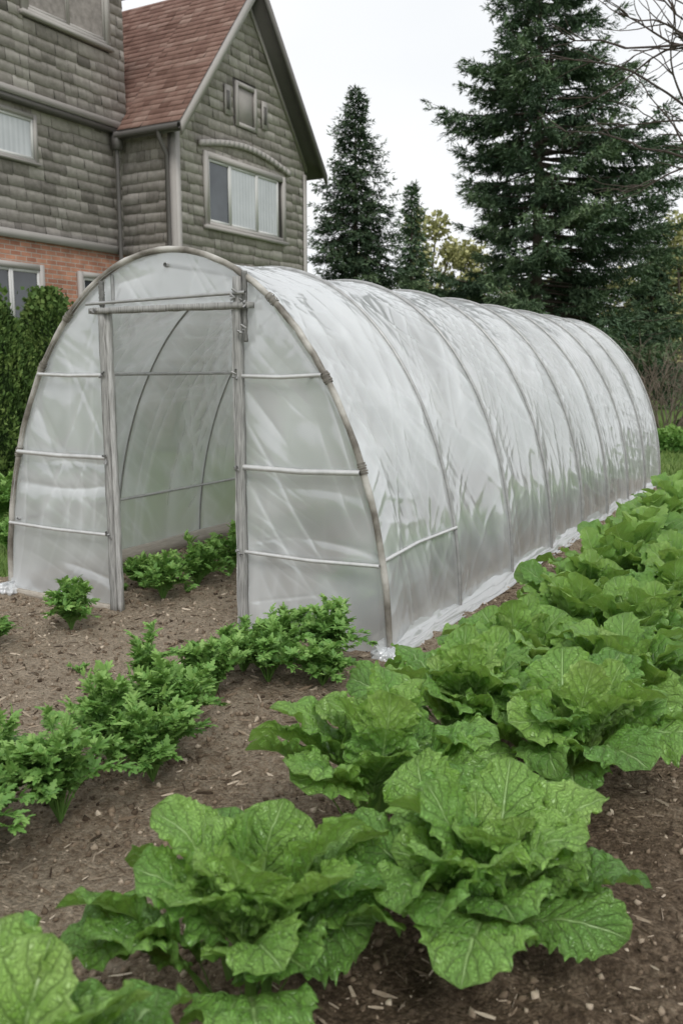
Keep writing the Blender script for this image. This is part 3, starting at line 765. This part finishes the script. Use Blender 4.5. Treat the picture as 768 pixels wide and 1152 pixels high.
sh.obj('shingle_siding',M_siding,HOUSE)
def uvquad(name,x0,x1,z0,z1,y,mat):
    V=np.array([[x0,y,z0],[x1,y,z0],[x1,y,z1],[x0,y,z1]]);uv=np.array([[x0,z0],[x1,z0],[x1,z1],[x0,z1]])
    return mesh_np(name,V,np.array([[0,1,2,3]]),mat,HOUSE,None,uv)
uvquad('brick_wall',-6.5,-.02,0,3.72,1.25,M_brick)
rs=Acc();rc=Acc();sl=math.hypot(1,SL);ux=1/sl;uz=SL/sl
def roofplane(O,U,Vv,Nn,vmax,rng,seed):
    shingle(rs,O,U,Vv,Nn,vmax,rng,.145,(.15,.40),.013,(),seed,.006,.003,.17)
zt=.09
def wingroof(xs,y0,y1,seed):
    z0=ZW+SL*xs
    roofplane(np.array([xs,y0,z0+zt]),(0,1,0),(ux,0,uz),(-uz,0,ux),(2.25-xs)*sl,lambda v:(0,y1-y0),seed)
    slab(rc,[[xs,y0,z0],[xs,y1,z0],[2.25,y1,AP],[2.25,y0,AP]],(0,0,zt-.004),.3)
wingroof(-.28,-.38,1.12,31);wingroof(.03,1.12,4.6,32)
xr=4.5+.28;z0=ZW+SL*(-.28)
roofplane((xr,-.38,z0+zt),(0,1,0),(-ux,0,uz),(uz,0,ux),(xr-2.25)*sl,lambda v:(0,5),33)
slab(rc,[[xr,-.38,z0],[2.25,-.38,AP],[2.25,4.6,AP],[xr,4.6,z0]],(0,0,zt-.004),.3)
S2=1.15;s2=math.hypot(1,S2);zb=ZW-.05
roofplane((.03,1.2,zb+zt),(1,0,0),(0,1/s2,S2/s2),(0,-S2/s2,1/s2),2.9*s2,lambda v:(0,4.7),34)
slab(rc,[[.03,1.2,zb],[4.75,1.2,zb],[4.75,4.1,zb+S2*2.9],[.03,4.1,zb+S2*2.9]],(0,0,zt-.004),.3)
slab(rc,[[.03,4.1,zb+S2*2.9],[4.75,4.1,zb+S2*2.9],[4.75,8.8,zb],[.03,8.8,zb]],(0,0,zt-.004),.3)
for sg in(-1,1):
    xe_=-3.25+sg*3.6;slab(rc,[[xe_,.8,12.25-3.6*1.08],[-3.25,.8,12.25],[-3.25,9.3,12.25],[xe_,9.3,12.25-3.6*1.08]],(0,0,.1),.3)
rs.obj('roof_shingles',M_roof,HOUSE);rc.obj('roof_deck',M_trimd,HOUSE)
tr=Acc();td=Acc()
def rake(x0,z0,x1,z1,y,wd,acc,th=.045):
    slab(acc,[[x0,y,z0],[x1,y,z1],[x1,y,z1-wd*1.35],[x0,y,z0-wd*1.35]],(0,-th,0),.6)
rake(-.30,ZW+SL*-.30+.09,2.25,AP+.09,-.385,.17,tr);rake(4.80,ZW+SL*-.30+.09,2.25,AP+.09,-.386,.17,td)
rake(-.02,ZW+SL*-.02-.1,2.25,AP-.12,-.03,.09,tr,.03);rake(4.52,ZW+SL*-.02-.1,2.25,AP-.12,-.031,.09,tr,.03)
box(tr,(-.035,-.045,0),(.10,.0-.03,ZW-.25),.7);box(tr,(4.40,-.045,0),(4.535,-.03,ZW-.3),.7);box(tr,(-.045,-.032,0),(-.03,.12,ZW-.25),.5)
box(tr,(-6.5,1.17,3.70),(-.03,1.245,3.84),.6);box(tr,(-6.5,1.09,5.93),(-.0,1.285,6.05),.35)
box(td,(-6.5,1.11,5.84),(-.03,1.24,5.928),.4)
tube(td,[[-.33,-.38,ZW-.36],[-.33,1.1,ZW-.36]],.055,8,.4)
box(td,(-.27,-.36,ZW-.43),(-.24,1.12,ZW-.27),.5)
tube(td,[[-.33,.1,ZW-.36],[-.30,.1,ZW-.5],[-.08,.12,ZW-.75],[-.08,.12,.1]],.04,8,.3)
tube(td,[[-.28,1.12,5.8],[-.28,1.12,.1]],.04,8,.2);box(td,(-.36,1.03,5.55),(-.2,1.2,5.85),.3)
def mat_curt():
    m,nt,out=newmat('curtain_behind_glass');t=tintattr(nt)
    n=noise(nt,1.5,3)
    c=ramp(nt,math_(nt,'ADD',math_(nt,'MULTIPLY',t,.5),math_(nt,'MULTIPLY',n,.6)),[(0,(.25,.27,.28)),(1,(.62,.64,.65))])
    p=pbr(nt,out,c.outputs[0],.12,None,.6);p.inputs['Coat Weight'].default_value=.6;p.inputs['Coat Roughness'].default_value=.04
    return m
M_curt2=mat_curt()
def window(x0,x1,z0,z1,y,name,panes,curt,fr=.07,casing=.12):
    e=bpy.data.objects.new(name,None);link(e,HOUSE)
    c=Acc();f=Acc();gl=Acc();cu=Acc();pn=Acc()
    yo=y-.065
    box(c,(x0-casing,yo,z0-casing*.6),(x0,y-.003,z1+casing),.7);box(c,(x1,yo,z0-casing*.6),(x1+casing,y-.003,z1+casing),.7)
    box(c,(x0,yo-.002,z1),(x1,y-.003,z1+casing),.7);box(c,(x0-casing*1.25,yo-.05,z0-casing*1.2),(x1+casing*1.25,y-.003,z0-casing*.6-.002),.55)
    box(c,(x0,yo+.004,z0-casing*.6),(x1,y-.003,z0),.7)
    c.obj('casing',M_trim,e)
    for a,b,k in zip(panes[:-1],panes[1:],curt):
        pa=x0+(x1-x0)*a;pb=x0+(x1-x0)*b
        for bb in((pa,pa+fr*.6,z0,z1),(pb-fr*.6,pb,z0,z1),(pa+fr*.6,pb-fr*.6,z0,z0+fr*.7),(pa+fr*.6,pb-fr*.6,z1-fr*.7,z1)):
            box(f,(bb[0],y-.045,bb[2]),(bb[1],y-.004,bb[3]),.6)
        V=[[pa+.02,y-.022,z0+.02],[pb-.02,y-.022,z0+.02],[pb-.02,y-.022,z1-.02],[pa+.02,y-.022,z1-.02]]
        if k==1:
            m=24;xs=np.linspace(pa+fr*.6,pb-fr*.6,m);zz=np.array([z0+.04,z1-.04]);X,Z=np.meshgrid(xs,zz,indexing='ij')
            cu.add(np.stack([X,y-.028+.004*np.sin(X*60),Z],-1).reshape(-1,3),grid_faces(m,2),.5+.3*np.sin(np.repeat(xs,2)*60))
        elif k==2:pn.add(V,np.array([[0,1,2,3]]),.2)
        else:gl.add(V,np.array([[0,1,2,3]]))
    f.obj('sash',M_white if 2 not in curt else M_trim,e)
    if gl.V:gl.obj('glass',M_glass,e)
    if cu.V:cu.obj('curtained_panes',M_curt2,e)
    if pn.V:pn.obj('panel',M_siding,e)
window(winG[0]+.06,winG[1]-.06,winG[2]+.06,winG[3]-.1,0,'gable_window',(0,.27,.63,.94),(0,1,1))
window(-4.05,-2.13,5.02,5.68,1.29,'upper_window',(0,.5,1),(1,1),casing=.07)
window(-3.4,-2.2,2.05,3.22,1.25,'lower_window',(0,.5,1),(0,0),casing=.10)
window(-1.20,-.62,2.05,3.2,1.25,'side_window',(0,1),(0,),casing=.10)
window(-2.25,-.48,7.35,8.5,1.15,'attic_panel',(0,.5,1),(2,2),casing=.12)
n=21;xs=np.linspace(winG[0]-.22,winG[1]+.22,n);zc=winG[3]+.06+.22*np.sin(np.linspace(0,np.pi,n))
for i in range(n-1):
    slab(tr,[[xs[i],-.03,zc[i]],[xs[i+1],-.03,zc[i+1]],[xs[i+1],-.03,zc[i+1]+.11],[xs[i],-.03,zc[i]+.11]],(0,-.07,0),.55)
box(tr,(1.86,-.06,6.32),(1.94,-.003,7.16),.6);box(tr,(2.50,-.06,6.32),(2.58,-.003,7.16),.6);box(tr,(1.94,-.058,7.08),(2.50,-.003,7.16),.6);box(tr,(1.94,-.058,6.32),(2.50,-.003,6.40),.6)
box(tr,(1.94,-.015,6.40),(2.50,-.003,7.08),.3)
for xx in(1.50,2.78):
    box(tr,(xx,-.05,6.45),(xx+.2,-.028,7.0),.5);box(td,(xx+.05,-.056,6.55),(xx+.15,-.05,6.9),.3)
tr.obj('trim_boards',M_trim,HOUSE);td.obj('fascia_gutters_downspouts',M_trimd,HOUSE)

# ------------------------------------------------------------ light, sky, camera
w=bpy.data.worlds.new('World');S.world=w;w.use_nodes=True;nt=w.node_tree
bg=nt.nodes['Background'];sky=nt.nodes.new('ShaderNodeTexSky');sky.sky_type='NISHITA';sky.sun_disc=False
SE=math.radians(50);SR=math.radians(170)
sky.sun_elevation=SE;sky.sun_rotation=SR
hs=nt.nodes.new('ShaderNodeHueSaturation');hs.inputs['Saturation'].default_value=.15;nt.links.new(sky.outputs[0],hs.inputs['Color'])
tc=nt.nodes.new('ShaderNodeTexCoord');mp=nt.nodes.new('ShaderNodeMapping');mp.inputs['Scale'].default_value=(1,1,2.6);nt.links.new(tc.outputs['Generated'],mp.inputs[0])
nz_=nt.nodes.new('ShaderNodeTexNoise');nz_.inputs['Scale'].default_value=1.6;nz_.inputs['Detail'].default_value=3;nt.links.new(mp.outputs[0],nz_.inputs['Vector'])
cl=ramp(nt,nz_.outputs['Fac'],[(.3,(7.4,7.75,8.1)),(.7,(8.8,8.9,9.0))])
mx=mixc(nt,.9,hs.outputs[0],cl.outputs[0])
nt.links.new(mx,bg.inputs['Color']);bg.inputs['Strength'].default_value=.122
sl_=bpy.data.lights.new('sun','SUN');sl_.energy=1.5;sl_.angle=math.radians(20);sl_.color=(1,.97,.93)
so=bpy.data.objects.new('sun',sl_);S.collection.objects.link(so)
dv=Vector((math.sin(SR)*math.cos(SE),math.cos(SR)*math.cos(SE),math.sin(SE)))
so.rotation_euler=dv.to_track_quat('Z','Y').to_euler()
cam=bpy.data.cameras.new('camera');co=bpy.data.objects.new('camera',cam);S.collection.objects.link(co)
cam.sensor_fit='VERTICAL';cam.sensor_height=36;cam.sensor_width=24;cam.lens=36*990/1152
co.location=(0,0,1.6);co.rotation_euler=(math.radians(90-9.35),0,0)
cam.clip_end=1500;cam.clip_start=.05
cam.dof.use_dof=True;cam.dof.focus_distance=4.6;cam.dof.aperture_fstop=3.5
S.camera=co
